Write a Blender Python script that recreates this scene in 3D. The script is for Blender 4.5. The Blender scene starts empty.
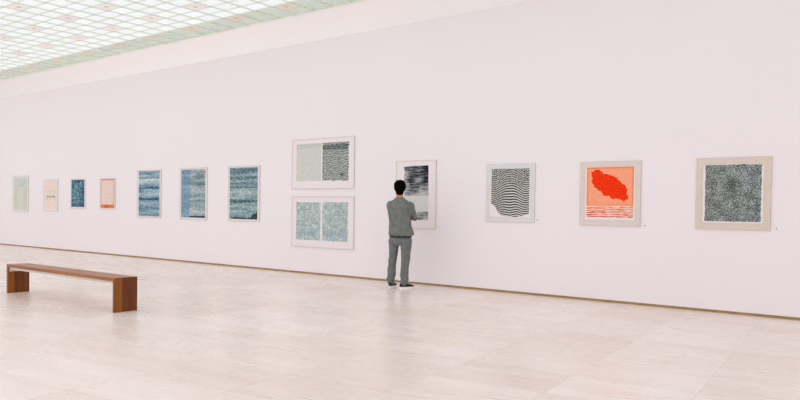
import bpy, bmesh, math, random
from mathutils import Vector, Matrix, noise
random.seed(7)
sc = bpy.context.scene
COL = sc.collection
PI = math.pi

# ------------------------------------------------------------------ colours / materials
def lin(h, k=1.0):
    h = h.lstrip('#')
    o = []
    for i in (0, 2, 4):
        c = int(h[i:i+2], 16) / 255
        o.append((c / 12.92 if c <= .04045 else ((c + .055) / 1.055) ** 2.4) * k)
    return (*o, 1.0)

class G:
    """small node-graph helper"""
    def __init__(s, name, rough=.6, spec=.3):
        s.m = bpy.data.materials.new(name); s.m.use_nodes = True
        s.t = s.m.node_tree; s.t.nodes.clear()
        s.out = s.t.nodes.new('ShaderNodeOutputMaterial')
        s.b = s.t.nodes.new('ShaderNodeBsdfPrincipled')
        s.b.inputs['Roughness'].default_value = rough
        s.b.inputs['Specular IOR Level'].default_value = spec
        s.t.links.new(s.b.outputs[0], s.out.inputs[0])
    def n(s, t): return s.t.nodes.new(t)
    def put(s, sock, v):
        if isinstance(v, bpy.types.NodeSocket): s.t.links.new(v, sock)
        else: sock.default_value = v
    def math(s, op, a, b=0.0, c=None):
        n = s.n('ShaderNodeMath'); n.operation = op
        s.put(n.inputs[0], a); s.put(n.inputs[1], b)
        if c is not None: s.put(n.inputs[2], c)
        return n.outputs[0]
    def xyz(s, x=0., y=0., z=0.):
        n = s.n('ShaderNodeCombineXYZ')
        for i, v in enumerate((x, y, z)): s.put(n.inputs[i], v)
        return n.outputs[0]
    def sep(s, v):
        n = s.n('ShaderNodeSeparateXYZ'); s.put(n.inputs[0], v); return n.outputs
    def uv(s): return s.sep(s.n('ShaderNodeTexCoord').outputs['UV'])
    def obj(s): return s.n('ShaderNodeTexCoord').outputs['Object']
    def geo(s): return s.n('ShaderNodeNewGeometry').outputs['Position']
    def noise(s, vec, scale=1., detail=2., rough=.5, dist=0.):
        n = s.n('ShaderNodeTexNoise'); s.put(n.inputs['Vector'], vec)
        n.inputs['Scale'].default_value = scale; n.inputs['Detail'].default_value = detail
        n.inputs['Roughness'].default_value = rough; n.inputs['Distortion'].default_value = dist
        return n.outputs[0]
    def white(s, vec):
        n = s.n('ShaderNodeTexWhiteNoise'); n.noise_dimensions = '3D'; s.put(n.inputs['Vector'], vec); return n.outputs[0]
    def vor(s, vec, scale=1.):
        n = s.n('ShaderNodeTexVoronoi'); s.put(n.inputs['Vector'], vec); n.inputs['Scale'].default_value = scale; return n.outputs[0]
    def ramp(s, f, stops):
        n = s.n('ShaderNodeValToRGB'); s.put(n.inputs[0], f); e = n.color_ramp.elements
        while len(e) < len(stops): e.new(.5)
        for el, (p, c) in zip(e, stops):
            el.position = p; el.color = lin(c) if isinstance(c, str) else c
        return n.outputs[0]
    def ss(s, x, a, b):
        n = s.n('ShaderNodeMapRange'); n.interpolation_type = 'SMOOTHSTEP'
        s.put(n.inputs[0], x); n.inputs[1].default_value = a; n.inputs[2].default_value = b; return n.outputs[0]
    def band(s, x, c, w):          # soft bump of half width w around c
        d = s.math('ABSOLUTE', s.math('SUBTRACT', x, c)); return s.ss(d, w, w * .3)
    def mix(s, f, a, b):
        n = s.n('ShaderNodeMix'); n.data_type = 'RGBA'
        s.put(n.inputs[0], f)
        s.put(n.inputs[6], lin(a) if isinstance(a, str) else a); s.put(n.inputs[7], lin(b) if isinstance(b, str) else b)
        return n.outputs[2]
    def mul(s, a, b): return s.math('MULTIPLY', a, b)
    def add(s, a, b): return s.math('ADD', a, b)
    def done(s, col): s.put(s.b.inputs['Base Color'], col); return s.m
    def bump(s, h, strength=.2, dist=.005):
        n = s.n('ShaderNodeBump'); n.inputs['Strength'].default_value = strength; n.inputs['Distance'].default_value = dist
        s.put(n.inputs['Height'], h); s.t.links.new(n.outputs[0], s.b.inputs['Normal'])

def plain(name, c, rough=.6, spec=.3, var=.04, scale=30.):
    g = G(name, rough, spec)
    f = g.noise(g.obj(), scale, 3.)
    a = lin(c); lo = tuple(x * (1 - var) for x in a[:3]) + (1,); hi = tuple(min(1, x * (1 + var)) for x in a[:3]) + (1,)
    return g.done(g.ramp(f, [(.3, lo), (.7, hi)]))

# ------------------------------------------------------------------ mesh helpers
class MB:
    def __init__(s): s.v = []; s.f = []; s.mi = []; s.sm = []
    def add(s, vs, fs, mi=0, smooth=False):
        o = len(s.v); s.v += [Vector(p) for p in vs]
        for f in fs: s.f.append([o + i for i in f]); s.mi.append(mi); s.sm.append(smooth)
    def box(s, x0, x1, y0, y1, z0, z1, mi=0):
        s.add([(x, y, z) for z in (z0, z1) for y in (y0, y1) for x in (x0, x1)],
              [(0, 2, 3, 1), (4, 5, 7, 6), (0, 1, 5, 4), (2, 6, 7, 3), (0, 4, 6, 2), (1, 3, 7, 5)], mi)
    def loops(s, loops, cap0=True, cap1=True, mi=0, smooth=True):
        n = len(loops[0]); vs = [p for l in loops for p in l]; fs = []
        for k in range(len(loops) - 1):
            for i in range(n):
                j = (i + 1) % n
                fs.append((k*n+i, k*n+j, (k+1)*n+j, (k+1)*n+i))
        if cap0: fs.append(tuple(reversed(range(n))))
        if cap1: fs.append(tuple(range((len(loops)-1)*n, len(loops)*n)))
        s.add(vs, fs, mi, smooth)
    def ell(s, c, r, rot=None, seg=20, rings=12):
        c = Vector(c); L = []
        for k in range(1, rings):
            t = PI * k / rings; ring = []
            for i in range(seg):
                a = 2*PI*i/seg
                p = Vector((r[0]*math.sin(t)*math.cos(a), r[1]*math.sin(t)*math.sin(a), -r[2]*math.cos(t)))
                if rot: p = rot @ p
                ring.append(c + p)
            L.append(ring)
        s.loops(L)
    def cap(s, p0, p1, r0, r1, seg=14):
        p0 = Vector(p0); p1 = Vector(p1); d = p1 - p0; L = d.length
        q = d.to_track_quat('Z', 'Y').to_matrix()
        rows = []
        for k in range(1, 5): t = PI/2*k/4; rows.append((-r0*math.cos(t), r0*math.sin(t)))
        for k in range(0, 4): t = PI/2*k/4; rows.append((L + r1*math.sin(t), r1*math.cos(t)))
        s.loops([[p0 + q @ Vector((r*math.cos(2*PI*i/seg), r*math.sin(2*PI*i/seg), z)) for i in range(seg)] for z, r in rows])
    def chain(s, pts, seg=14):
        for (a, ra), (b, rb) in zip(pts, pts[1:]): s.cap(a, b, ra, rb, seg)
    def build(s, name, mats, parent=None, bevel=0.0, uvrect=None):
        me = bpy.data.meshes.new(name)
        me.from_pydata([tuple(v) for v in s.v], [], s.f)
        if not isinstance(mats, (list, tuple)): mats = [mats]
        for m in mats: me.materials.append(m)
        for p, i, k in zip(me.polygons, s.mi, s.sm): p.material_index = i; p.use_smooth = k
        bm = bmesh.new(); bm.from_mesh(me)
        bmesh.ops.recalc_face_normals(bm, faces=bm.faces[:])
        if bevel:
            es = [e for e in bm.edges if len(e.link_faces) == 2 and e.calc_face_angle(0) > .5]
            bmesh.ops.bevel(bm, geom=es, offset=bevel, segments=2, affect='EDGES', profile=.6)
        bm.to_mesh(me); bm.free()
        if uvrect:
            x0, z0, w, h = uvrect
            ul = me.uv_layers.new(name='UVMap')
            for l in me.loops:
                c = me.vertices[l.vertex_index].co; ul.data[l.index].uv = ((c.x-x0)/w, (c.z-z0)/h)
        o = bpy.data.objects.new(name, me); COL.objects.link(o)
        if parent: o.parent = parent
        return o

def thing(name, label, cat, loc=(0, 0, 0), rz=0., group=None):
    o = bpy.data.objects.new(name, None); COL.objects.link(o)
    o.location = loc; o.rotation_euler = (0, 0, rz); o.empty_display_size = .1
    return tag(o, label, cat, group)
def tag(o, label, cat, group=None):
    o['label'] = label; o['category'] = cat
    if group: o['group'] = group
    return o
def struct(o): o['kind'] = 'structure'; return o

# ------------------------------------------------------------------ room dimensions
D = 9.966                 # distance from camera to the picture wall
XL, XR, YF = -34.0, 6.0, -5.0
ZC = 4.684                # top of the picture wall
KS = 1.11
YE = 8.731*KS             # edge of the glass ceiling
ZE = 1.33 + 3.354*KS      # height of that edge: the plaster slopes up to it
ZG = 1.33 + 3.384*KS      # glass plane

# --- picture wall material: matt white, the faintest pink
def wall_mat(name, c):
    g = G(name, .75, .2)
    p = g.geo()
    f = g.noise(p, .35, 3.)
    g.bump(g.noise(p, 160., 2.), .03, .002)
    a = lin(c)
    return g.done(g.ramp(f, [(.3, tuple(x*.985 for x in a[:3])+(1,)), (.7, a)]))
M_wall = wall_mat('wall_paint', '#f4eef1')
M_ceil = wall_mat('ceiling_paint_brightened', '#fefcfd')  # whiter than the wall: the cove's extra light is put into its colour

# --- floor: large honed limestone slabs
def floor_mat():
    g = G('limestone_floor', .3, .36)
    x, y, z = g.sep(g.geo())
    a = math.radians(4.5); ca, sa = math.cos(a), math.sin(a)
    X = g.add(g.mul(x, ca), g.mul(y, sa)); Y = g.add(g.mul(x, -sa), g.mul(y, ca))
    ty = g.math('DIVIDE', g.add(Y, -5.49), .645); tx = g.math('DIVIDE', g.add(X, .912), .937)
    iy = g.math('FLOOR', ty); ix = g.math('FLOOR', tx)
    fx = g.math('FRACT', tx); fy = g.math('FRACT', ty)
    dx = g.mul(g.math('MINIMUM', fx, g.math('SUBTRACT', 1., fx)), .937)
    dy = g.mul(g.math('MINIMUM', fy, g.math('SUBTRACT', 1., fy)), .645)
    joint = g.ss(g.math('MINIMUM', dx, dy), .0045, .0015)
    r = g.white(g.xyz(ix, iy, 3.))
    off = g.mul(r, 37.)
    grain = g.noise(g.xyz(g.add(g.mul(X, .55), off), g.mul(Y, 2.6), off), 1.3, 4., .45, .4)
    fine = g.noise(g.xyz(g.add(g.mul(X, .9), off), g.mul(Y, 6.), 0.), 2.2, 3., .5)
    f = g.add(g.add(g.add(.07, g.mul(r, .20)), g.mul(grain, .56)), g.mul(fine, .12))
    col = g.ramp(f, [(.28, '#ead6ca'), (.48, '#f3e3da'), (.64, '#f9ece7'), (.82, '#fcf4f2')])
    col = g.mix(g.mul(joint, .38), col, '#b9a593')
    g.put(g.b.inputs['Roughness'], g.add(.22, g.mul(fine, .14)))
    return g.done(col)
M_floor = floor_mat()

m = MB(); m.box(XL-.2, XR+.2, YF-.2, D+.2, -.15, 0); struct(m.build('floor', M_floor))
# picture wall (room side is -Y) with a small cove into the plaster ceiling
prof = [(D, .037), (D, ZC-.10), (D+.2, ZC-.10), (D+.2, .037)]
m = MB(); m.loops([[(XL-.2, y, z) for y, z in prof], [(XR+.2, y, z) for y, z in prof]], smooth=False)
wb = struct(m.build('wall_back', M_wall))
for p in wb.data.polygons: p.use_smooth = abs(p.normal.x) < .5 and p.normal.y < -.02 and p.normal.z < -.02
m = MB(); m.box(XL-.2, XR+.2, D+.012, D+.2, 0, .037); struct(m.build('baseboard_back', plain('shadow_gap_wood', '#a88a5c', .6, .2, .15, 6.)))
m = MB(); m.box(XL-.2, XL, YF, D, 0, 5.2); struct(m.build('wall_left', M_wall))
m = MB(); m.box(XR, XR+.2, YF, D, 0, 5.2); struct(m.build('wall_right', M_wall))

# plaster ceiling: a soffit along each long wall, with a lip up to the glass
YN = -3.6                 # near edge of the glass
m = MB()
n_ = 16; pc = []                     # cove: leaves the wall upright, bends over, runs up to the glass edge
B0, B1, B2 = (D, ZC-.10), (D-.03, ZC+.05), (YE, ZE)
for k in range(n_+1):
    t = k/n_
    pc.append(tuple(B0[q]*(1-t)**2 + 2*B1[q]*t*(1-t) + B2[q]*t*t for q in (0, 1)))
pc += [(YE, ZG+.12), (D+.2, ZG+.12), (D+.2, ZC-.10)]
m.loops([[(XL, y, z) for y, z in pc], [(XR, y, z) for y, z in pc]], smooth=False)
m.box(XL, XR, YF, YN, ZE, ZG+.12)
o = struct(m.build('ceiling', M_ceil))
for p in o.data.polygons: p.use_smooth = p.normal.z < .01 and p.normal.y < -.05 and abs(p.normal.x) < .5 and p.area < 20

# glazed luminous ceiling: panes, glazing bars and, every third cell, a solid downlight panel
PX, PY = .42907*KS, .29059*KS   # cell size along and across the wall
AX, AY = -11.333*KS, 8.2663*KS  # centre of one downlight panel
YB = AY - PY/2            # two cells next to the soffit lie beyond the light box
def emis(name, c, k):
    g = G(name, .5, .3)
    e = g.n('ShaderNodeEmission'); x, y, z = g.sep(g.geo())
    cell = g.white(g.xyz(g.math('FLOOR', g.math('DIVIDE', g.add(x, -AX+PX/2), PX)), g.math('FLOOR', g.math('DIVIDE', g.add(y, -AY+PY/2), PY)), 1.))
    a = lin(c)
    e.inputs['Color'].default_value = a
    g.put(e.inputs['Strength'], g.mul(g.add(.96, g.mul(cell, .06)), k))
    g.t.links.new(e.outputs[0], g.out.inputs[0]); return g.m
LIT = 1.03
M_lit = emis('backlit_glass', '#f4f7f9', LIT)
def rim_glass():
    g = G('unlit_green_glass', .3, .4)
    x, y, z = g.sep(g.geo())
    cell = g.white(g.xyz(g.math('FLOOR', g.math('DIVIDE', g.add(x, -AX+PX/2), PX)), g.math('FLOOR', g.math('DIVIDE', g.add(y, -AY+PY/2), PY)), 1.))
    return g.done(g.ramp(cell, [(0., '#daf2ee'), (1., '#e8faf6')]))
M_rim = rim_glass()
win = bpy.data.objects.new('window_1', None); COL.objects.link(win); win.location = (AX, AY, ZG); struct(win)
def W(x, y, z): return (x-AX, y-AY, z-ZG)
m = MB()
def wbox(m, x0, x1, y0, y1, z0, z1, mi=0):
    a = W(x0, y0, z0); b = W(x1, y1, z1); m.box(a[0], b[0], a[1], b[1], a[2], b[2], mi)
wbox(m, XL, XR, YN-.02, YB, ZG, ZG+.01)
struct(m.build('pane', M_lit, win))
m = MB(); wbox(m, XL, XR, YB, YE+.02, ZG, ZG+.01)
struct(m.build('edge_pane', M_rim, win))
m = MB(); bw = .014; bd = .022
j = int((YE - AY) / PY + .5)
y = AY + PY*(j - .5)
while y > YN:
    if y < YE: wbox(m, XL, XR, y-bw*.8, y+bw*.8, ZG-bd, ZG)
    y -= PY
i0 = math.ceil((XL - AX)/PX); x = AX + PX*(i0 + .5)
while x < XR:
    wbox(m, x-bw, x+bw, YN-.02, YE+.02, ZG-bd, ZG+.001); x += PX
struct(m.build('glazing_bars', plain('pale_green_bars', '#e9f0df', .5, .3), win))
M_pink = plain('pink_panel', '#f4efe8', .7, .2); M_pinklit = emis('backlit_pink_acrylic', '#faeeec', .90); M_fit = plain('downlight_trim', '#f3ece6', .4, .4); M_bulb = plain('downlight_reflector', '#e0d8ce', .3, .5)
proto = None
def downlight(i, jrow):
    global proto, lit_panel
    edge = jrow == 0
    lab = ('square pinkish downlight panel in the green glass row beside the white soffit' if edge else
           'square pinkish downlight panel among the bright white ceiling panes')
    grp = 'downlight panels in the green edge row' if edge else 'downlight panels among the white panes'
    loc = (AX - 3*PX*i, AY - 3*PY*jrow, ZG)
    if proto is None:
        t = thing('ceiling_downlight', lab, 'ceiling light', loc, 0, grp)
        q = MB(); q.box(-PX/2+.02, PX/2-.02, -PY/2+.017, PY/2-.017, -.012, -.001); pn = q.build('panel', M_pink, t, bevel=.002)
        lit_panel = pn.data.copy(); lit_panel.materials[0] = M_pinklit
        q = MB(); n = 20; fr = .045
        q.loops([[(rr*math.cos(2*PI*a/n), rr*math.sin(2*PI*a/n), zz) for a in range(n)] for rr, zz in ((.05, -.012), (.05, -.017), (.038, -.019))], True, False)
        q.build('trim_ring', M_fit, t)
        q = MB()
        q.loops([[(rr*math.cos(2*PI*a/n), rr*math.sin(2*PI*a/n), zz) for a in range(n)] for rr, zz in ((.037, -.0195), (.028, -.021))], True, True)
        q.build('lamp', M_bulb, t)
        proto = t
    else:
        t = proto.copy(); COL.objects.link(t); t.location = loc; t['label'] = lab; t['group'] = grp
        for ch in proto.children:
            c = ch.copy(); COL.objects.link(c); c.parent = t
            if not edge and c.name.startswith('panel'):
                c.data = lit_panel
for jrow, rng in ((0, range(-2, 8)), (1, range(-1, 6)), (2, range(0, 4)), (3, range(1, 2))):
    for i in rng: downlight(i, jrow)

# ------------------------------------------------------------------ pictures
FD = .024                  # frame depth
M_mat = plain('white_mount_board', '#f1e8ea', .85, .1, .015, 8.)
def frame_mat(name, c, var=.03): return plain(name, c, .55, .25, var, 12.)
def ring(m, W_, H_, fw, d, lip):
    def rect(o, y): return [(-W_/2+o, y, o), (W_/2-o, y, o), (W_/2-o, y, H_-o), (-W_/2+o, y, H_-o)]
    b = .0025
    m.loops([rect(0, -.004), rect(0, -d+b), rect(b, -d), rect(fw-b, -d), rect(fw, -d+b), rect(fw, -d+lip)], False, False, smooth=False)
    m.loops([rect(fw, -d+lip), rect(.012 if fw > .02 else .006, -.004), rect(0, -.004)], False, False, smooth=False)

def picture(x0, x1, z0, z1, fw, fmat, prints, label, fname='frame', mlabel=None, lip=.008):
    """x0..x1, z0..z1 in the wall; prints = list of (name, outline or rect, materials, extra faces)"""
    z0 += .03; z1 += .03; x1 -= .012
    t = thing('framed_print', label, 'picture', ((x0+x1)/2, D, z0))
    cx = (x0+x1)/2; w, h = x1-x0, z1-z0
    m = MB(); ring(m, w, h, fw, FD, lip); m.build('frame', fmat, t)
    m = MB(); ys = -FD+lip+.001
    m.box(-w/2+fw*.6, w/2-fw*.6, ys, -.004, fw*.6, h-fw*.6); m.build('mount_board', M_mat, t)
    for pr in prints:
        out = [(px-cx, pz+.03-z0) for px, pz in pr['pts']]
        xs = [p[0] for p in out]; zs = [p[1] for p in out]
        m = MB(); n = len(out)
        m.loops([[(px, ys-.0002, pz) for px, pz in out], [(px, ys-.0016, pz) for px, pz in out]], smooth=False)
        for k, sh in enumerate(pr.get('shapes', [])):
            so = [(px-cx, pz+.03-z0) for px, pz in sh]
            m.loops([[(px, ys-.0017, pz) for px, pz in so], [(px, ys-.0022, pz) for px, pz in so]], mi=k+1, smooth=False)
        m.build('print', pr['mats'], t, uvrect=(min(xs), min(zs), max(xs)-min(xs), max(zs)-min(zs)))
    return t
def R4(x0, x1, z0, z1): return [(x0, z0), (x1, z0), (x1, z1), (x0, z1)]
def ragged(x0, x1, z0, z1, a, n=14, sides='lrtb', seed=1):
    rn = random.Random(seed); P = []
    def j(s): return (rn.random()-.5)*2*a if s in sides else 0
    for k in range(n): P.append((x0+(x1-x0)*k/n, z0+j('b')))
    for k in range(n): P.append((x1+j('r'), z0+(z1-z0)*k/n))
    for k in range(n): P.append((x1-(x1-x0)*k/n, z1+j('t')))
    for k in range(n): P.append((x0+j('l'), z1-(z1-z0)*k/n))
    return P

# --- print inks
def ink_pale_green():
    g = G('ink_pale_green', .8, .1); u, v, _ = g.uv()
    n = g.noise(g.xyz(g.mul(u, 4.), g.mul(v, 9.), 1.), 2., 4.)
    base = g.ramp(n, [(.3, '#c9cabd'), (.7, '#dadacf')])
    top = g.ramp(g.noise(g.xyz(g.mul(u, 3.), g.mul(v, 26.), 4.), 1.6, 3.), [(.35, '#b9cbc7'), (.55, '#d8dbd3'), (.8, '#e2e2da')])
    col = g.mix(g.ss(v, .72, .76), base, top)
    row = g.math('FRACT', g.mul(v, 9.)); lines = g.mul(g.ss(g.math('ABSOLUTE', g.add(row, -.5)), .36, .44), 1.)
    mid = g.mul(g.mul(g.ss(u, .24, .3), g.ss(u, .74, .68)), g.ss(v, .72, .69))
    col = g.mix(g.mul(g.mul(mid, .7), g.add(.45, g.mul(lines, .55))), col, '#e3e6dd')
    dots = g.mul(mid, g.ss(g.noise(g.xyz(g.mul(u, 9.), g.mul(v, 22.), 9.), 2., 2.), .58, .68))
    return g.done(g.mix(g.mul(dots, .6), col, '#b2c5c0'))
def ink_pale_beige():
    g = G('ink_pale_beige', .8, .1); u, v, _ = g.uv()
    n = g.noise(g.xyz(g.mul(u, 3.), g.mul(v, 8.), 2.), 2., 4.)
    col = g.ramp(n, [(.3, '#e9d7c9'), (.7, '#f4e5da')])
    sm = g.noise(g.xyz(g.mul(u, 9.), g.mul(v, 30.), 5.), 1., 3.)
    col = g.mix(g.mul(g.mul(g.band(v, .62, .05), g.ss(sm, .35, .6)), .5), col, '#cdbba8')
    d = g.mul(g.mul(g.band(v, .43, .05), g.ss(sm, .3, .55)), g.mul(g.ss(u, .04, .14), g.ss(u, .98, .88)))
    col = g.mix(g.mul(d, .8), col, '#8f9690')
    return g.done(g.mix(g.mul(g.band(v, .33, .03), .25), col, '#c8bfae'))
def ink_blue_dark():
    g = G('ink_blue_mottled', .8, .1); u, v, _ = g.uv()
    n = g.noise(g.xyz(g.mul(u, 5.), g.mul(v, 10.), 2.), 1.3, 5., .65)
    col = g.ramp(n, [(.34, '#284a5e'), (.48, '#48748a'), (.58, '#6f97a5'), (.7, '#a5c2c8')])
    col = g.mix(g.mul(g.mul(g.ss(u, .62, .95), g.ss(v, .95, .7)), .75), col, '#42587a')
    col = g.mix(g.mul(g.band(v, .97, .06), .6), col, '#33566c')
    col = g.mix(g.mul(g.band(v, .03, .07), .5), col, '#33566c')
    grid = g.mul(g.mul(g.ss(u, .1, .16), g.ss(u, .55, .45)), g.mul(g.ss(v, .1, .2), g.ss(v, .68, .6)))
    ln = g.ss(g.math('ABSOLUTE', g.add(g.math('FRACT', g.mul(u, 9.)), -.5)), .3, .42)
    return g.done(g.mix(g.mul(g.mul(grid, ln), .55), col, '#b5cdd2'))
def ink_orange_lines():
    g = G('ink_orange_lines', .8, .1); u, v, _ = g.uv()
    ln = g.ss(g.math('ABSOLUTE', g.add(g.math('FRACT', g.add(g.mul(v, 21.), g.mul(g.noise(g.xyz(g.mul(u, 4.), v, 1.)), .6))), -.5)), .22, .4)
    wsh = g.noise(g.xyz(g.mul(u, 3.), g.mul(v, 6.), 3.), 1.3, 3.)
    col = g.mix(g.mul(ln, .55), '#ecdcd7', '#e3bcab')
    col = g.mix(g.mul(g.ss(wsh, .5, .7), .3), col, '#dfa48d')
    du = g.math('MINIMUM', u, g.math('SUBTRACT', 1., u))
    dash = g.ss(g.math('FRACT', g.mul(v, 12.)), .2, .35)
    col = g.mix(g.mul(g.ss(du, .07, .04), g.add(.3, g.mul(dash, .35))), col, '#d9824f')
    col = g.mix(g.ss(v, .955, .965), col, '#df946a')
    o = g.ramp(g.add(u, g.mul(g.add(wsh, -.5), .6)), [(.15, '#e98a4c'), (.4, '#da5f1c'), (.75, '#e58348')])
    return g.done(g.mix(g.ss(v, .125, .105), col, o))
def streaky(name, seed, stops, bands, extra=None):
    g = G(name, .8, .1); u, v, _ = g.uv()
    wv = g.add(v, g.mul(g.add(g.noise(g.xyz(g.mul(u, 2.5), g.mul(v, 4.), seed), 1.5, 2.), -.5), .035))
    big = g.noise(g.xyz(g.mul(u, .9), g.mul(wv, 11.), seed+1.), 1., 2.)
    fine = g.noise(g.xyz(g.mul(u, 9.), g.mul(wv, 40.), seed+2.), 1., 3., .75)
    fleck = g.noise(g.xyz(g.mul(u, 24.), g.mul(wv, 62.), seed+5.), 1., 1.)
    f = g.add(g.mul(big, .5), g.add(g.mul(fine, .6), g.mul(g.ss(fleck, .56, .7), .24)))
    for c, w, k in bands: f = g.add(f, g.mul(g.band(wv, c, w), k))
    col = g.ramp(f, stops)
    if extra: col = extra(g, u, v, col, fine)
    return g.done(col)
BL = [(.30, '#2d4d63'), (.43, '#4d7690'), (.56, '#7d9fb0'), (.67, '#b0c6cc'), (.78, '#e0e7e7')]
def b5x(g, u, v, col, fine):
    d = g.mul(g.ss(u, .35, .05), g.add(g.band(v, .56, .07), g.band(v, .40, .05)))
    col = g.mix(g.mul(d, .6), col, '#33506d')
    return g.mix(g.mul(g.band(v, .885, .013), g.ss(u, .6, .4)), col, '#c6d6d8')
def b6x(g, u, v, col, fine):
    lf = g.ss(g.add(u, g.mul(g.add(fine, -.5), .18)), .42, .34)
    col = g.mix(g.mul(lf, .45), col, '#4a86b6')
    d = g.mul(g.mul(g.ss(u, .5, .7), g.ss(u, 1., .85)), g.add(g.band(v, .85, .09), g.mul(g.band(v, .7, .07), .6)))
    col = g.mix(g.mul(d, .55), col, '#5c6c79')
    b = g.mul(g.ss(v, .045, .03), g.ss(u, .3, .4))
    return g.mix(b, col, g.mix(g.ss(u, .6, .8), '#3d4a49', '#233b66'))
def ink_dark_patch():
    g = G('ink_dark_patch', .8, .1); u, v, _ = g.uv()
    return g.done(g.ramp(g.noise(g.xyz(g.mul(u, 9.), g.mul(v, 20.), 3.), 1., 2.), [(.3, '#2f3c3c'), (.7, '#4a5a5a')]))
def ink_pale_weave():
    g = G('ink_pale_weave', .8, .1); u, v, _ = g.uv()
    n = g.noise(g.xyz(g.mul(u, 14.), g.mul(v, 50.), 2.), 1., 3., .7)
    col = g.ramp(n, [(.3, '#a8aba5'), (.45, '#d2d3ce'), (.75, '#e3e3df')])
    col = g.mix(g.mul(g.ss(v, .8, .97), .35), col, '#a9bcae')
    sp = g.noise(g.xyz(g.mul(u, 7.), g.mul(v, 42.), 12.), 1., 1.)
    return g.done(g.mix(g.mul(g.ss(sp, .68, .76), .6), col, '#8c9086'))
def ink_dark_waves():
    g = G('ink_dark_waves', .8, .1); u, v, _ = g.uv()
    ph = g.add(g.mul(v, 23.), g.mul(g.mul(u, g.ss(v, .95, .1)), 4.5))
    ph = g.add(ph, g.mul(g.add(g.noise(g.xyz(g.mul(u, 4.), g.mul(v, 5.), 7.), 1., 2.), -.5), 3.2))
    wv = g.math('SINE', g.mul(ph, 2*PI))
    n = g.noise(g.xyz(g.mul(u, 12.), g.mul(v, 30.), 1.), 1., 3., .7)
    f = g.add(g.add(.53, g.mul(wv, .15)), g.mul(g.add(n, -.5), 1.3))
    f = g.add(f, g.mul(g.band(v, .88, .1), -.22))
    f = g.add(f, g.mul(g.mul(g.band(v, .17, .06), g.band(u, .75, .1)), -.25))
    return g.done(g.ramp(f, [(.08, '#2c3838'), (.32, '#637171'), (.54, '#98a19d'), (.85, '#d8d4cb')]))
def ink_teal_mottle(seed):
    def f_():
        g = G('ink_teal_mottle', .8, .1); u, v, _ = g.uv()
        n = g.noise(g.xyz(g.mul(u, 6.), g.mul(v, 6.), seed), 1.2, 6., .75)
        n2 = g.noise(g.xyz(g.mul(u, 26.), g.mul(v, 28.), seed), 1., 2.)
        f = g.add(g.mul(n, .55), g.mul(n2, .5))
        col = g.ramp(f, [(.36, '#7a9298'), (.47, '#9db0b2'), (.56, '#bcc9c7'), (.68, '#e6eae8')])
        b = g.mul(g.band(v, .22, .16), g.ss(g.noise(g.xyz(g.mul(u, 3.), v, seed+3.), 1.3, 2.), .4, .6))
        return g.done(g.mix(g.mul(b, .4), col, '#8299b0'))
    return f_()
def ink_dark_horizon():
    g = G('ink_dark_horizon', .8, .1); u, v, _ = g.uv()
    w = g.add(v, g.mul(g.add(g.noise(g.xyz(g.mul(u, 3.), g.mul(v, 3.), 2.), 1., 2.), -.5), .05))
    s1 = g.noise(g.xyz(g.mul(u, 2.6), g.mul(w, 44.), 3.), 1., 3., .6)
    s2 = g.noise(g.xyz(g.mul(u, 16.), g.mul(w, 70.), 5.), 1., 2.)
    big = g.noise(g.xyz(g.mul(u, 2.), g.mul(v, 3.), 8.), 1.3, 2.)
    f = g.add(g.mul(s1, .75), g.add(g.mul(s2, .25), g.mul(g.add(big, -.5), .5)))
    f = g.add(f, g.mul(g.ss(u, .3, .05), .10))
    f = g.add(f, g.mul(g.ss(v, .75, .45), .13))
    dark = g.ramp(f, [(.36, '#1c2025'), (.47, '#42464d'), (.58, '#84868a'), (.72, '#c4c4c0')])
    lt = g.ramp(g.noise(g.xyz(g.mul(u, 22.), g.mul(v, 40.), 6.), 1., 3., .7), [(.3, '#c0c5c3'), (.5, '#d8dbda'), (.8, '#e3e5e4')])
    edge = g.add(w, g.mul(g.add(s1, -.5), .13))
    col = g.mix(g.ss(edge, .435, .455), lt, dark)
    return g.done(g.mix(g.ss(w, .15, .135), col, dark))
def ink_rings():
    g = G('ink_black_rings', .8, .1); u, v, _ = g.uv()
    dx = g.add(u, -.5)
    bump = g.math('EXPONENT', g.mul(g.math('POWER', g.math('DIVIDE', dx, .23), 2.), -1.))
    amp = g.add(.015, g.mul(g.ss(v, .0, .8), .12))
    ph = g.add(g.mul(g.math('SUBTRACT', v, g.mul(bump, amp)), 22.), g.mul(g.math('SINE', g.mul(u, 16.)), .35))
    l1 = g.math('SINE', g.mul(ph, 2*PI))
    r1 = g.math('SQRT', g.add(g.math('POWER', g.add(u, -.05), 2.), g.math('POWER', g.add(v, -.42), 2.)))
    l2 = g.math('SINE', g.mul(r1, 26*2*PI))
    r2 = g.math('SQRT', g.add(g.math('POWER', g.add(u, -.9), 2.), g.math('POWER', g.add(v, -.98), 2.)))
    l3 = g.math('SINE', g.mul(r2, 24*2*PI))
    w2 = g.mul(g.ss(u, .45, .1), g.ss(v, .75, .45)); w3 = g.mul(g.ss(v, .55, .9), g.ss(u, .3, .75))
    f = g.add(g.add(g.mul(l1, g.math('SUBTRACT', 1., g.mul(w2, .55))), g.mul(l2, g.mul(w2, .6))), g.mul(l3, g.mul(w3, .8)))
    n = g.noise(g.xyz(g.mul(u, 34.), g.mul(v, 34.), 3.), 1., 3., .7)
    f = g.add(g.mul(f, g.add(1., g.mul(g.ss(v, .55, .85), -.45))), g.mul(g.mul(g.add(n, -.5), g.add(.3, g.ss(v, .45, .8))), 3.8))
    f = g.add(g.mul(f, .40), .48)
    return g.done(g.ramp(f, [(.12, '#222928'), (.40, '#5f6562'), (.60, '#adb1ab'), (.9, '#f0efea')]))
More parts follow.
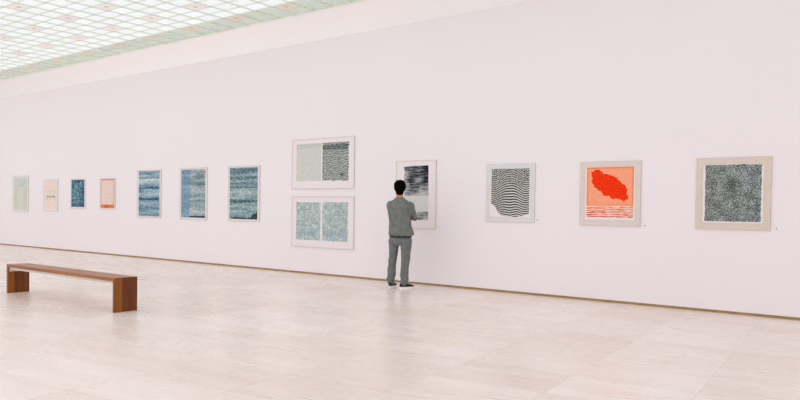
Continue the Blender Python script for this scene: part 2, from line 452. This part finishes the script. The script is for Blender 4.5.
def ink_salmon():
    g = G('ink_salmon', .8, .1); u, v, _ = g.uv()
    n = g.noise(g.xyz(g.mul(u, 20.), g.mul(v, 22.), 1.), 1., 4., .7)
    base = g.ramp(n, [(.3, '#fb9a70'), (.7, '#ffb896')])
    du = g.math('MINIMUM', u, g.math('SUBTRACT', 1., u)); dt = g.math('SUBTRACT', 1., v)
    e = g.math('MINIMUM', du, dt)
    base = g.mix(g.mul(g.ss(e, .05, .008), .8), base, '#f97f45')
    base = g.mix(g.mul(g.ss(v, .36, .24), .35), base, '#fb9560')
    w = g.add(v, g.mul(g.add(g.noise(g.xyz(g.mul(u, 6.), g.mul(v, 8.), 4.), 1., 3.), -.5), .05))
    ns = g.noise(g.xyz(g.mul(u, 5.), g.mul(w, 30.), 6.), 1., 3., .6)
    s = g.add(g.add(.5, g.mul(g.math('SINE', g.mul(g.add(w, .008), 27*2*PI)), .12)), g.mul(g.add(ns, -.5), .7))
    st = g.ramp(s, [(.34, '#f0603c'), (.45, '#f98a5c'), (.55, '#fbcab3'), (.66, '#fff2ec')])
    low = g.ramp(s, [(.34, '#c0483a'), (.47, '#f07a58'), (.58, '#fde8de')])
    st = g.mix(g.ss(v, .16, .1), st, low)
    st = g.mix(g.band(v, .228, .014), st, '#fdeee8')
    return g.done(g.mix(g.ss(v, .222, .232), st, base))
def ink_red():
    g = G('ink_red_leaf', .8, .1); u, v, _ = g.uv()
    n = g.noise(g.xyz(g.mul(u, 46.), g.mul(v, 50.), 1.), 1., 2.)
    return g.done(g.ramp(n, [(.38, '#f31c06'), (.54, '#f8330a'), (.64, '#fe5f18'), (.76, '#ff9a3c')]))
def ink_maze():
    g = G('ink_grey_maze', .8, .1); u, v, _ = g.uv()
    p = g.xyz(g.mul(u, 1.), g.mul(v, 1.1), 0.)
    n = g.noise(p, 46., 2., .6, .6)
    n2 = g.noise(p, 95., 1.)
    big = g.noise(p, 5., 3.)
    f = g.add(g.add(g.mul(n, .9), g.mul(n2, .5)), g.mul(g.add(big, -.5), .35))
    f = g.add(f, g.mul(g.mul(g.band(u, .45, .25), g.band(v, .62, .25)), -.025))
    col = g.ramp(f, [(.52, '#2e3b39'), (.65, '#5d6a67'), (.76, '#97a09c'), (.92, '#d8dad6')])
    return g.done(g.mix(g.mul(g.mul(g.band(u, .78, .16), g.band(v, .75, .2)), .22), col, '#7f93a8'))

F_beige = frame_mat('frame_beige', '#ddd0c5'); F_taupe = frame_mat('frame_taupe', '#dfd5ce'); F_grey = frame_mat('frame_pale_grey', '#dfdde0')
F_white = frame_mat('frame_white', '#e2dad8'); F_cream = frame_mat('frame_cream', '#e3dad4'); F_pale = frame_mat('frame_greenish', '#e3e0d9')

picture(-22.545, -21.519, 1.02, 2.121, .06, F_pale, [dict(pts=R4(-22.45, -21.59, 1.085, 2.055), mats=[ink_pale_green()])],
        'pale grey-green print in narrow pale frame, farthest left on the wall', lip=.006)
picture(-20.591, -19.771, 1.068, 1.98, .03, F_white, [dict(pts=R4(-20.50, -19.865, 1.135, 1.945), mats=[ink_pale_beige()])],
        'small pale beige print with one dark smudged stripe across its middle')
picture(-19.053, -18.28, 1.15, 1.98, .03, F_white, [dict(pts=R4(-19.015, -18.335, 1.205, 1.948), mats=[ink_blue_dark()])],
        'small dark blue print, between the beige print and the orange lined one')
picture(-17.55, -16.795, 1.158, 1.981, .03, F_white, [dict(pts=R4(-17.505, -16.852, 1.195, 1.948), mats=[ink_orange_lines()])],
        'small pale print of thin orange lines with a solid orange band along its foot')
picture(-15.817, -14.795, .973, 2.152, .03, F_cream, [dict(pts=ragged(-15.75, -14.865, 1.015, 2.13, .006, seed=2), mats=[streaky('ink_blue_bands', 3., BL, [(.95, .03, -.1), (.62, .04, -.16), (.38, .04, -.18), (.17, .04, -.12), (.75, .1, .1), (.5, .06, .12)], b5x)])],
        'tall blue print of horizontal bands, leftmost of the three tall blue ones')
picture(-14.059, -13.03, .961, 2.161, .03, F_cream, [dict(pts=R4(-14.0, -13.105, 1.015, 2.12), mats=[streaky('ink_blue_teal', 13., [(.30, '#42606f'), (.44, '#66838c'), (.57, '#90a7aa'), (.69, '#bfcdcc'), (.8, '#e6ebe9')], [(.6, .1, .05)], b6x)])],
        'tall print, left third bright blue and the rest grey teal, dark line along its foot')
picture(-12.311, -11.271, .962, 2.161, .03, F_cream, [dict(pts=R4(-12.255, -11.347, 1.014, 2.124), mats=[streaky('ink_teal_streaks', 23., [(.30, '#385660'), (.43, '#5a7a83'), (.56, '#87a1a6'), (.68, '#b5c7c9'), (.8, '#e0e7e6')], [(.93, .08, -.08), (.62, .02, -.18), (.35, .04, -.14), (.8, .05, -.08)]), ink_dark_patch()],
        shapes=[[(-11.347, 1.015), (-11.347, 1.17), (-11.38, 1.16), (-11.40, 1.14), (-11.49, 1.13), (-11.52, 1.09), (-11.55, 1.065), (-11.60, 1.05), (-11.70, 1.035), (-11.80, 1.055), (-11.92, 1.05), (-12.10, 1.056), (-12.22, 1.022), (-12.22, 1.015)]])],
        'tall grey-teal streaked print with a dark ragged patch in its lower right corner')
picture(-10.331, -8.647, 1.651, 2.646, .022, F_white, [dict(pts=ragged(-10.195, -9.512, 1.815, 2.547, .010, sides='b', seed=4), mats=[ink_pale_weave()]), dict(pts=ragged(-9.48, -8.80, 1.81, 2.548, .012, sides='rb', seed=5), mats=[ink_dark_waves()])],
        'upper wide white frame holding one pale grey panel and one dark wavy panel')
picture(-10.32, -8.64, .498, 1.509, .022, F_white, [dict(pts=ragged(-10.183, -9.519, .644, 1.392, .007, 24, seed=6), mats=[ink_teal_mottle(2.)]), dict(pts=ragged(-9.466, -8.806, .648, 1.396, .007, 24, seed=7), mats=[ink_teal_mottle(9.)])],
        'lower wide white frame holding two speckled pale teal panels side by side')
rg = random.Random(11)
left = [(-7.50 + (.03 if 0 < k < 6 else 0)*rg.random() + (.02 if k > 6 else 0), 2.035 - (2.035-1.103)*k/18) for k in range(19)]
P8 = left + [(-6.955, 1.103), (-6.952, 1.5), (-6.96, 1.75), (-6.962, 2.048), (-7.24, 2.046)]
picture(-7.67, -6.788, .95, 2.143, .016, F_cream, [dict(pts=P8, mats=[ink_dark_horizon()])],
        'tall white framed black and grey striped print that the standing person faces')
B9 = [(-5.707, 1.399), (-5.658, 1.369), (-5.616, 1.321), (-5.594, 1.279), (-5.559, 1.237), (-5.504, 1.205), (-5.43, 1.194), (-5.355, 1.189), (-5.248, 1.190), (-5.13, 1.211), (-5.03, 1.246), (-5.03, 1.952), (-5.707, 1.955)]
picture(-5.808, -4.926, 1.105, 2.037, .082, F_grey, [dict(pts=B9, mats=[ink_rings()])],
        'pale grey framed print of fine black rippling lines with rounded lower edge', lip=.004)
blob0 = [(-4.027, 1.88), (-3.967, 1.902), (-3.891, 1.907), (-3.875, 1.886), (-3.784, 1.84), (-3.695, 1.81), (-3.656, 1.78), (-3.627, 1.794), (-3.635, 1.757), (-3.555, 1.693), (-3.501, 1.635), (-3.478, 1.606), (-3.491, 1.564), (-3.464, 1.507), (-3.469, 1.464), (-3.512, 1.455), (-3.57, 1.463), (-3.614, 1.469), (-3.673, 1.477), (-3.733, 1.506), (-3.793, 1.52), (-3.854, 1.564), (-3.899, 1.594), (-3.946, 1.638), (-3.983, 1.682), (-4.009, 1.727), (-4.016, 1.756), (-4.004, 1.785), (-4.026, 1.815)]
blob = []
for a, b in zip(blob0, blob0[1:]+blob0[:1]):
    blob.append(a); blob.append(((a[0]+b[0])/2+rg.uniform(-.019, .019), (a[1]+b[1])/2+rg.uniform(-.019, .019)))
picture(-4.201, -3.283, 1.088, 2.026, .084, F_taupe, [dict(pts=R4(-4.092, -3.394, 1.206, 1.939), mats=[ink_salmon(), ink_red()], shapes=[blob])],
        'taupe framed salmon print with a large red leaf shape', lip=.004)
picture(-2.553, -1.631, 1.081, 2.031, .09, F_beige, [dict(pts=ragged(-2.434, -1.755, 1.188, 1.934, .005, 30, seed=8), mats=[ink_maze()])],
        'beige framed square print of dense dark grey maze pattern, farthest right', lip=.004)

# tiny number dots on the wall
M_dot = plain('dot_grey', '#bdbfc2', .5, .3)
for x, z, lab in ((-4.893, 1.172, 'tiny grey dot on the wall right of the black ripple print'), (-3.232, 1.132, 'tiny grey dot on the wall right of the red leaf print'),
                  (-1.575, 1.14, 'tiny grey dot on the wall right of the grey maze print')):
    m = MB(); m.loops([[(rr*math.cos(2*PI*a/16), yy, rr*math.sin(2*PI*a/16)) for a in range(16)] for rr, yy in ((.011, 0), (.011, -.003), (.008, -.005))])
    o = m.build('wall_marker', M_dot); o.location = (x, D, z); tag(o, lab, 'wall marker')

# ------------------------------------------------------------------ bench
def wood(name, dark, mid, light, axis):
    g = G(name, .32, .35)
    x, y, z = g.sep(g.obj())
    s = {'x': (1.2, 26., 26.), 'z': (26., 26., 1.6)}[axis]
    f = g.noise(g.xyz(g.mul(x, s[0]), g.mul(y, s[1]), g.mul(z, s[2])), 1., 4., .6, .6)
    f2 = g.noise(g.xyz(g.mul(x, s[0]*.4), g.mul(y, s[1]*.3), g.mul(z, s[2]*.4)), 1., 2.)
    return g.done(g.ramp(g.add(g.mul(f, .65), g.mul(f2, .35)), [(.3, dark), (.5, mid), (.7, light)]))
WS = wood('seat_wood', '#743a0a', '#9e5412', '#bb7026', 'x')
WL = wood('leg_wood_dark_shaded', '#4a2205', '#6a3408', '#874a12', 'z')  # dark board, darkened further: shade on the leg is put into its colour
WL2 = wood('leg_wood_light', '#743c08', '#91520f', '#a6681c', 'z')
k_ = 1.33/1.30
bx0, bx1, by0, by1, bh, bt = -10.585*k_, -7.757*k_, 4.59*k_, 4.892*k_, .424, .042
bench = thing('wooden_bench', 'long low brown wooden bench with slab ends on the stone floor', 'bench', ((bx0+bx1)/2, (by0+by1)/2, 0))
L = (bx1-bx0)/2; Wd = (by1-by0)/2
m = MB()
m.loops([[(-L, y, bh), (L, y, bh), (L-bt, y, bh-bt), (-L+bt, y, bh-bt)] for y in (-Wd, Wd)], smooth=False)
m.build('seat', WS, bench, bevel=.003)
for s in (-1, 1):
    m = MB()
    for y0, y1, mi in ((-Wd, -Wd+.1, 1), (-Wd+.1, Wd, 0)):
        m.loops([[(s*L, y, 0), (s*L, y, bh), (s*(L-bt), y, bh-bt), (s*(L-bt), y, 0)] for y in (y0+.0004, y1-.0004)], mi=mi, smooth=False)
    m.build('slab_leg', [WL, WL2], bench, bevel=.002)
m = MB()
for y in (-Wd+.03, Wd-.05): m.box(-L+bt+.02, L-bt-.02, y, y+.02, bh-bt-.034, bh-bt)
for x in (-L+bt, L-bt-.02): m.box(x, x+.02, -Wd+.022, Wd-.022, bh-bt-.066, bh-bt)
o = m.build('support_rail', plain('pale_grey_metal', '#cfd0c4', .4, .4), bench); o['label'] = 'pale grey metal frame'

# ------------------------------------------------------------------ person
def remesh(mb, name, mats, parent, voxel, smooth=4, disp=None):
    o = mb.build(name+'_tmp', mats)
    md = o.modifiers.new('r', 'REMESH'); md.mode = 'VOXEL'; md.voxel_size = voxel
    ms = o.modifiers.new('s', 'SMOOTH'); ms.iterations = smooth; ms.factor = .5
    dg = bpy.context.evaluated_depsgraph_get()
    me = bpy.data.meshes.new_from_object(o.evaluated_get(dg))
    old = o.data; bpy.data.objects.remove(o); bpy.data.meshes.remove(old)
    me.name = name
    if disp:
        ns = [v.normal.copy() for v in me.vertices]
        for v, n_ in zip(me.vertices, ns): v.co += n_ * disp(v.co, n_)
    me.materials.clear()
    for mt in (mats if isinstance(mats, (list, tuple)) else [mats]): me.materials.append(mt)
    for p in me.polygons: p.use_smooth = True; p.material_index = 0
    o = bpy.data.objects.new(name, me); COL.objects.link(o); o.parent = parent
    return o
def oval(c, a, b, th, z, n=28, e=2.3):
    # th: turn to the right (clockwise seen from above)
    L = []
    for i in range(n):
        t = 2*PI*i/n; ct, st = math.cos(t), math.sin(t)
        x = a*math.copysign(abs(ct)**(2/e), ct); y = b*math.copysign(abs(st)**(2/e), st)
        t2 = -math.radians(th)
        L.append((c[0]+x*math.cos(t2)-y*math.sin(t2), c[1]+x*math.sin(t2)+y*math.cos(t2), z))
    return L

man = thing('person', 'person with short black hair in grey sweatshirt and grey trousers, arms folded, facing the pictures', 'person', (-6.975, 9.19, 0), math.radians(37.2))
M_skin = G('skin', .5, .35)
M_skin = M_skin.done(M_skin.ramp(M_skin.noise(M_skin.obj(), 40., 2.), [(.3, '#c47c58'), (.7, '#d58d68')]))
M_hair = plain('black_hair', '#060506', .8, .04, .4, 120.)
M_lip = plain('lip', '#a85b50', .5, .3); M_eye = plain('eye', '#2a1d18', .2, .5)
def cloth(name, a, b, sc_=260.):
    g = G(name, .9, .1)
    p = g.obj(); f = g.noise(p, sc_, 2.); f2 = g.noise(p, 14., 3.)
    return g.done(g.ramp(g.add(g.mul(f, .5), g.mul(f2, .5)), [(.32, a), (.68, b)]))
M_shirt = cloth('grey_green_knit', '#676c69', '#828783'); M_trou = cloth('grey_trouser_cloth', '#626466', '#828485'); M_waist = plain('dark_waist_strip', '#33373c', .5, .3)
M_shoe = plain('black_shoe', '#141416', .55, .3, .2); M_sole = plain('white_sole', '#f6f5f4', .6, .3)

SHR, ELR, WRR = Vector((.152, -.03, 1.368)), Vector((.226, .09, 1.178)), Vector((.0, .235, 1.265))
SHL, ELL, WRL = Vector((-.165, .05, 1.378)), Vector((-.145, .20, 1.17)), Vector((.085, .245, 1.125))
HC = Vector((-.017, .03, 1.672))                       # head centre
hips = {'l': [((-.088, .05, .83), .07), ((-.106, .06, .63), .056), ((-.125, .065, .43), .046), ((-.133, .07, .22), .042), ((-.135, .075, .10), .042)],
        'r': [((.085, -.05, .83), .07), ((.096, -.06, .63), .058), ((.083, -.065, .43), .046), ((.075, -.07, .22), .042), ((.07, -.075, .10), .042)]}
def hand(mb, wrist, dirv, side, nrm, curl, thumb):
    """palm from the wrist along dirv; side = toward the thumb; fingers bend toward nrm"""
    d = dirv.normalized(); s_ = (side - d*side.dot(d)).normalized(); nr = (nrm - d*nrm.dot(d) - s_*nrm.dot(s_)).normalized()
    mb.cap(wrist - d*.03, wrist + d*.015, .027, .026)
    for k in range(4):
        off = s_*(.0345 - .023*k)
        mb.cap(wrist + d*.015 + off*.6, wrist + d*.080 + off*.9, .0165, .0125, 10)
        ln = (.072, .080, .074, .058)[k]; p = wrist + d*.085 + off; a = 0.
        for q, fr in enumerate((.45, .31, .24)):
            a += curl * (1, 1.1, .8)[q]
            n_ = p + (d*math.cos(a) + nr*math.sin(a))*ln*fr
            mb.cap(p, n_, .0078-.0007*q, .0072-.0007*q, 10); p = n_
    p = wrist + d*.02 + s_*.024
    dd = (d*.6 + s_*.75 + nr*.25).normalized(); q = p + dd*.038; mb.cap(p, q, .0135, .0112, 10)
    dd2 = (d*.9 + s_*.3*thumb + nr*.35).normalized(); q2 = q + dd2*.032; mb.cap(q, q2, .011, .0098, 10); mb.cap(q2, q2 + (dd2+nr*.3).normalized()*.024, .0098, .008, 10)

mb = MB()
# trunk, neck, limbs (inside the clothes)
mb.loops([oval((0, 0), .14, .09, 28, .80), oval((0, 0), .15, .10, 28, .92), oval((-.005, 0), .15, .10, 26, 1.08), oval((-.012, 0), .155, .102, 20, 1.25), oval((-.012, 0), .155, .095, 15, 1.36), oval((-.016, 0), .10, .065, 14, 1.44)])
mb.chain([((-.017, -.005, 1.42), .064), ((-.018, .0, 1.50), .056), ((-.018, .012, 1.60), .056)])
mb.chain([(SHR, .05), ((SHR+ELR)/2, .045), (ELR, .037)]); mb.chain([(ELR, .037), ((ELR*2+WRR)/3, .038), (WRR, .026)])
mb.chain([(SHL, .05), ((SHL+ELL)/2, .045), (ELL, .037)]); mb.chain([(ELL, .037), ((ELL*2+WRL)/3, .038), (WRL, .026)])
for s in 'lr': mb.chain(hips[s])
for s, c, th in (('l', (-.137, .075), 20), ('r', (.068, -.075), 60)):
    d = Vector((math.sin(math.radians(th)), math.cos(math.radians(th)), 0)); c3 = Vector((*c, 0))
    mb.chain([(c3+Vector((0, 0, .10)), .04), (c3+d*.06+Vector((0, 0, .06)), .034), (c3+d*.14+Vector((0, 0, .052)), .026)])
# head
hr = Matrix.Rotation(math.radians(-4), 3, 'Z')
def hp(x, y, z): return HC + hr @ Vector((x, y, z))
mb.ell(HC + Vector((0, -.004, .015)), (.076, .096, .096), hr)
mb.ell(hp(0, .026, -.045), (.060, .068, .075), hr)
mb.ell(hp(0, .068, -.095), (.028, .024, .022), hr)             # chin
mb.cap(hp(0, .094, .005), hp(0, .112, -.030), .009, .0135)      # nose
mb.cap(hp(-.010, .102, -.034), hp(.010, .102, -.034), .009, .009)
mb.cap(hp(-.034, .082, .018), hp(.034, .082, .018), .012, .012) # brow
mb.cap(hp(-.018, .088, -.063), hp(.018, .088, -.063), .0085, .0085)  # mouth
for s in (-1, 1):
    mb.ell(hp(s*.031, .080, .000), (.015, .011, .010), hr)
    mb.ell(hp(s*.034, .070, -.030), (.022, .02, .018), hr)       # cheek
    mb.ell(hp(s*.083, .0, -.018), (.011, .019, .032), hr @ Matrix.Rotation(s*.35, 3, 'Z'))   # ear
# hands: the left cups the right elbow from below, the right lies on the left upper arm
hand(mb, WRL, Vector((.083, -.035, .0)), Vector((.1, .3, .5)), Vector((.2, -1, .25)), .55, 1)
hand(mb, WRR, Vector((-.10, .0, .008)), Vector((0, .1, 1)), Vector((-.2, -1, 0)), .35, 1)
body = remesh(mb, 'body', [M_skin, M_lip, M_eye], man, .004, 3)
e1, e2, lp = hp(-.031, .091, .0), hp(.031, .091, .0), hp(0, .096, -.063)
for p in body.data.polygons:
    c = p.center
    if min((c-e1).length, (c-e2).length) < .0085: p.material_index = 2
    else:
        q = c - lp
        if abs(q.x) < .024 and abs(q.z) < .0075 and abs(q.y) < .015: p.material_index = 1

# sweatshirt
mb = MB()
mb.loops([oval((.016, 0), .203, .144, 28, .878), oval((.018, 0), .212, .152, 28, .895), oval((.010, 0), .205, .146, 28, .95), oval((-.008, 0), .189, .136, 26, 1.05), oval((-.017, 0), .184, .130, 22, 1.15),
          oval((-.016, 0), .188, .132, 18, 1.25), oval((-.012, 0), .198, .128, 15, 1.34), oval((-.014, .0), .178, .108, 14, 1.405), oval((-.016, .0), .135, .086, 12, 1.45), oval((-.017, .0), .085, .073, 10, 1.487), oval((-.018, .002), .069, .066, 10, 1.51)])
mb.chain([((-.05, .005, 1.41), .075), (SHR, .074), ((SHR+ELR)/2, .063), (ELR, .053)]); mb.chain([(ELR, .053), ((ELR+WRR)/2, .048), (WRR.lerp(ELR, .07), .036)])
mb.chain([((.03, .005, 1.41), .075), (SHL, .074), ((SHL+ELL)/2, .063), (ELL, .053)]); mb.chain([(ELL, .053), ((ELL+WRL)/2, .047), (WRL.lerp(ELL, .07), .036)])
def wr_shirt(c, n_):
    a = noise.noise(Vector((c.x*9 + c.z*5, c.y*9, c.z*6 + 3))) * .011
    b = noise.noise(Vector((c.x*16 - c.z*9, c.y*16, c.z*13))) * .008
    k = 1. if c.z < 1.38 else max(0., 1 - (c.z-1.38)/.1)
    f = math.sin((c.x*1.5 + c.z*.35)*42 + 3*noise.noise(c*4)) * .006 * max(0, min(1, (1.2-c.z)/.2))
    return (a+b+f)*k
remesh(mb, 'sweatshirt', M_shirt, man, .009, 4, wr_shirt)

# dark strip round the waist, just under the hem
mb = MB(); mb.loops([oval((.004, 0), .186, .136, 28, .846), oval((.004, 0), .190, .140, 28, .852), oval((.004, 0), .190, .140, 28, .876), oval((.004, 0), .186, .136, 28, .882)])
mb.build('waist_strip', M_waist, man)

# trousers
mb = MB()
mb.loops([oval((.002, 0), .172, .12, 29, .858), oval((.002, 0), .178, .128, 29, .845), oval((.002, 0), .184, .136, 29, .80), oval((.0, 0), .178, .13, 29, .755), oval((.0, 0), .12, .09, 29, .72)])
mb.chain([((-.092, .055, .79), .100), ((-.104, .06, .70), .087), ((-.108, .06, .63), .079), ((-.127, .065, .43), .069), ((-.136, .07, .26), .071), ((-.135, .07, .22), .073), ((-.131, .072, .185), .056), ((-.140, .073, .155), .072), ((-.135, .075, .125), .058), ((-.137, .075, .105), .060)])
mb.chain([((.092, -.055, .79), .102), ((.098, -.06, .70), .090), ((.098, -.06, .63), .083), ((.084, -.065, .43), .070), ((.075, -.07, .26), .069), ((.079, -.07, .22), .071), ((.070, -.07, .185), .056), ((.079, -.072, .155), .071), ((.068, -.075, .125), .058), ((.068, -.075, .105), .060)])
def wr_tr(c, n_):
    low = max(0, min(1, (.35-c.z)/.25))
    a = noise.noise(Vector((c.x*8, c.y*8, c.z*9))) * .010 + noise.noise(Vector((c.x*10, c.y*10, c.z*26 + c.x*14))) * (.005 + .010*low)
    if c.z < .09: a *= .3
    return a
remesh(mb, 'trousers', M_trou, man, .009, 3, wr_tr)

# hair
mb = MB()
mb.ell(hp(0, -.022, .018), (.103, .100, .110), hr); mb.ell(hp(0, -.045, -.068), (.068, .062, .066), hr); mb.ell(hp(0, -.058, -.112), (.036, .03, .028), hr)
mb.ell(hp(0, .048, .083), (.078, .062, .043), hr)
def wr_hair(c, n_): return noise.noise(Vector((c.x*45, c.y*45, c.z*22)))*.006 + noise.noise(c*18)*.004
remesh(mb, 'hair', M_hair, man, .008, 2, wr_hair)

# shoes
def shoe(c, th):
    t = math.radians(th); d = Vector((math.sin(t), math.cos(t), 0)); rt = Vector((math.cos(t), -math.sin(t), 0)); c3 = Vector((*c, 0))
    def outline(z, y0, y1, k, n=26):
        P = []
        for i in range(n):
            a = 2*PI*i/n; yy = math.sin(a); xx = math.cos(a)
            y = (y0+y1)/2 + (y1-y0)/2*math.copysign(abs(yy)**.8, yy); u = (y-y0)/(y1-y0)
            w = k*(.036 + .016*math.sin(min(1, u*1.15)*PI*.62))
            P.append(c3 + d*y + rt*w*math.copysign(abs(xx)**.75, xx) + Vector((0, 0, z)))
        return P
    m = MB(); m.loops([outline(.041, -.074, .203, .97), outline(.054, -.076, .200, .97), outline(.064, -.074, .178, .92), outline(.078, -.07, .13, .84), outline(.092, -.066, .085, .80), outline(.102, -.062, .06, .78)])
    o = m.build('shoe', M_shoe, man); o['label'] = 'black shoe with white sole'
    m = MB(); m.loops([outline(0, -.076, .200, .95), outline(.006, -.08, .208, 1.), outline(.038, -.081, .208, 1.02), outline(.043, -.079, .206, 1.)])
    s = m.build('sole', M_sole, o); s['label'] = 'thick white sole'
shoe((-.140, .075), 20); shoe((.066, -.075), 60)

# ------------------------------------------------------------------ world, camera, view
w = bpy.data.worlds.new('world'); sc.world = w; w.use_nodes = True
w.node_tree.nodes['Background'].inputs[0].default_value = (.99, .965, 1.02, 1); w.node_tree.nodes['Background'].inputs[1].default_value = 1.66  # bright surround added to light the wall through the open near side
cam = bpy.data.cameras.new('camera'); co = bpy.data.objects.new('camera', cam); COL.objects.link(co); sc.camera = co
r0 = Vector((.79585967, .60530934, .01442169)); r1 = Vector((-.02339374, .00693982, .99970224)); r2 = Vector((-.60502902, .79596008, -.01968357))
M = Matrix((r0, r1, -r2)).transposed().to_4x4(); M.translation = Vector((0, 0, 1.33)); co.matrix_world = M
cam.sensor_width = 36.; cam.lens = 700.53/800*36; cam.shift_y = 21.97/800; cam.clip_start = .05
sc.view_settings.view_transform = 'Standard'; sc.view_settings.look = 'None'; sc.view_settings.gamma = 1; sc.view_settings.exposure = 0.0
try: sc.view_settings.use_curve_mapping = False
except Exception: pass
sc.cycles.max_bounces = 20; sc.cycles.diffuse_bounces = 16; sc.cycles.use_denoising = True
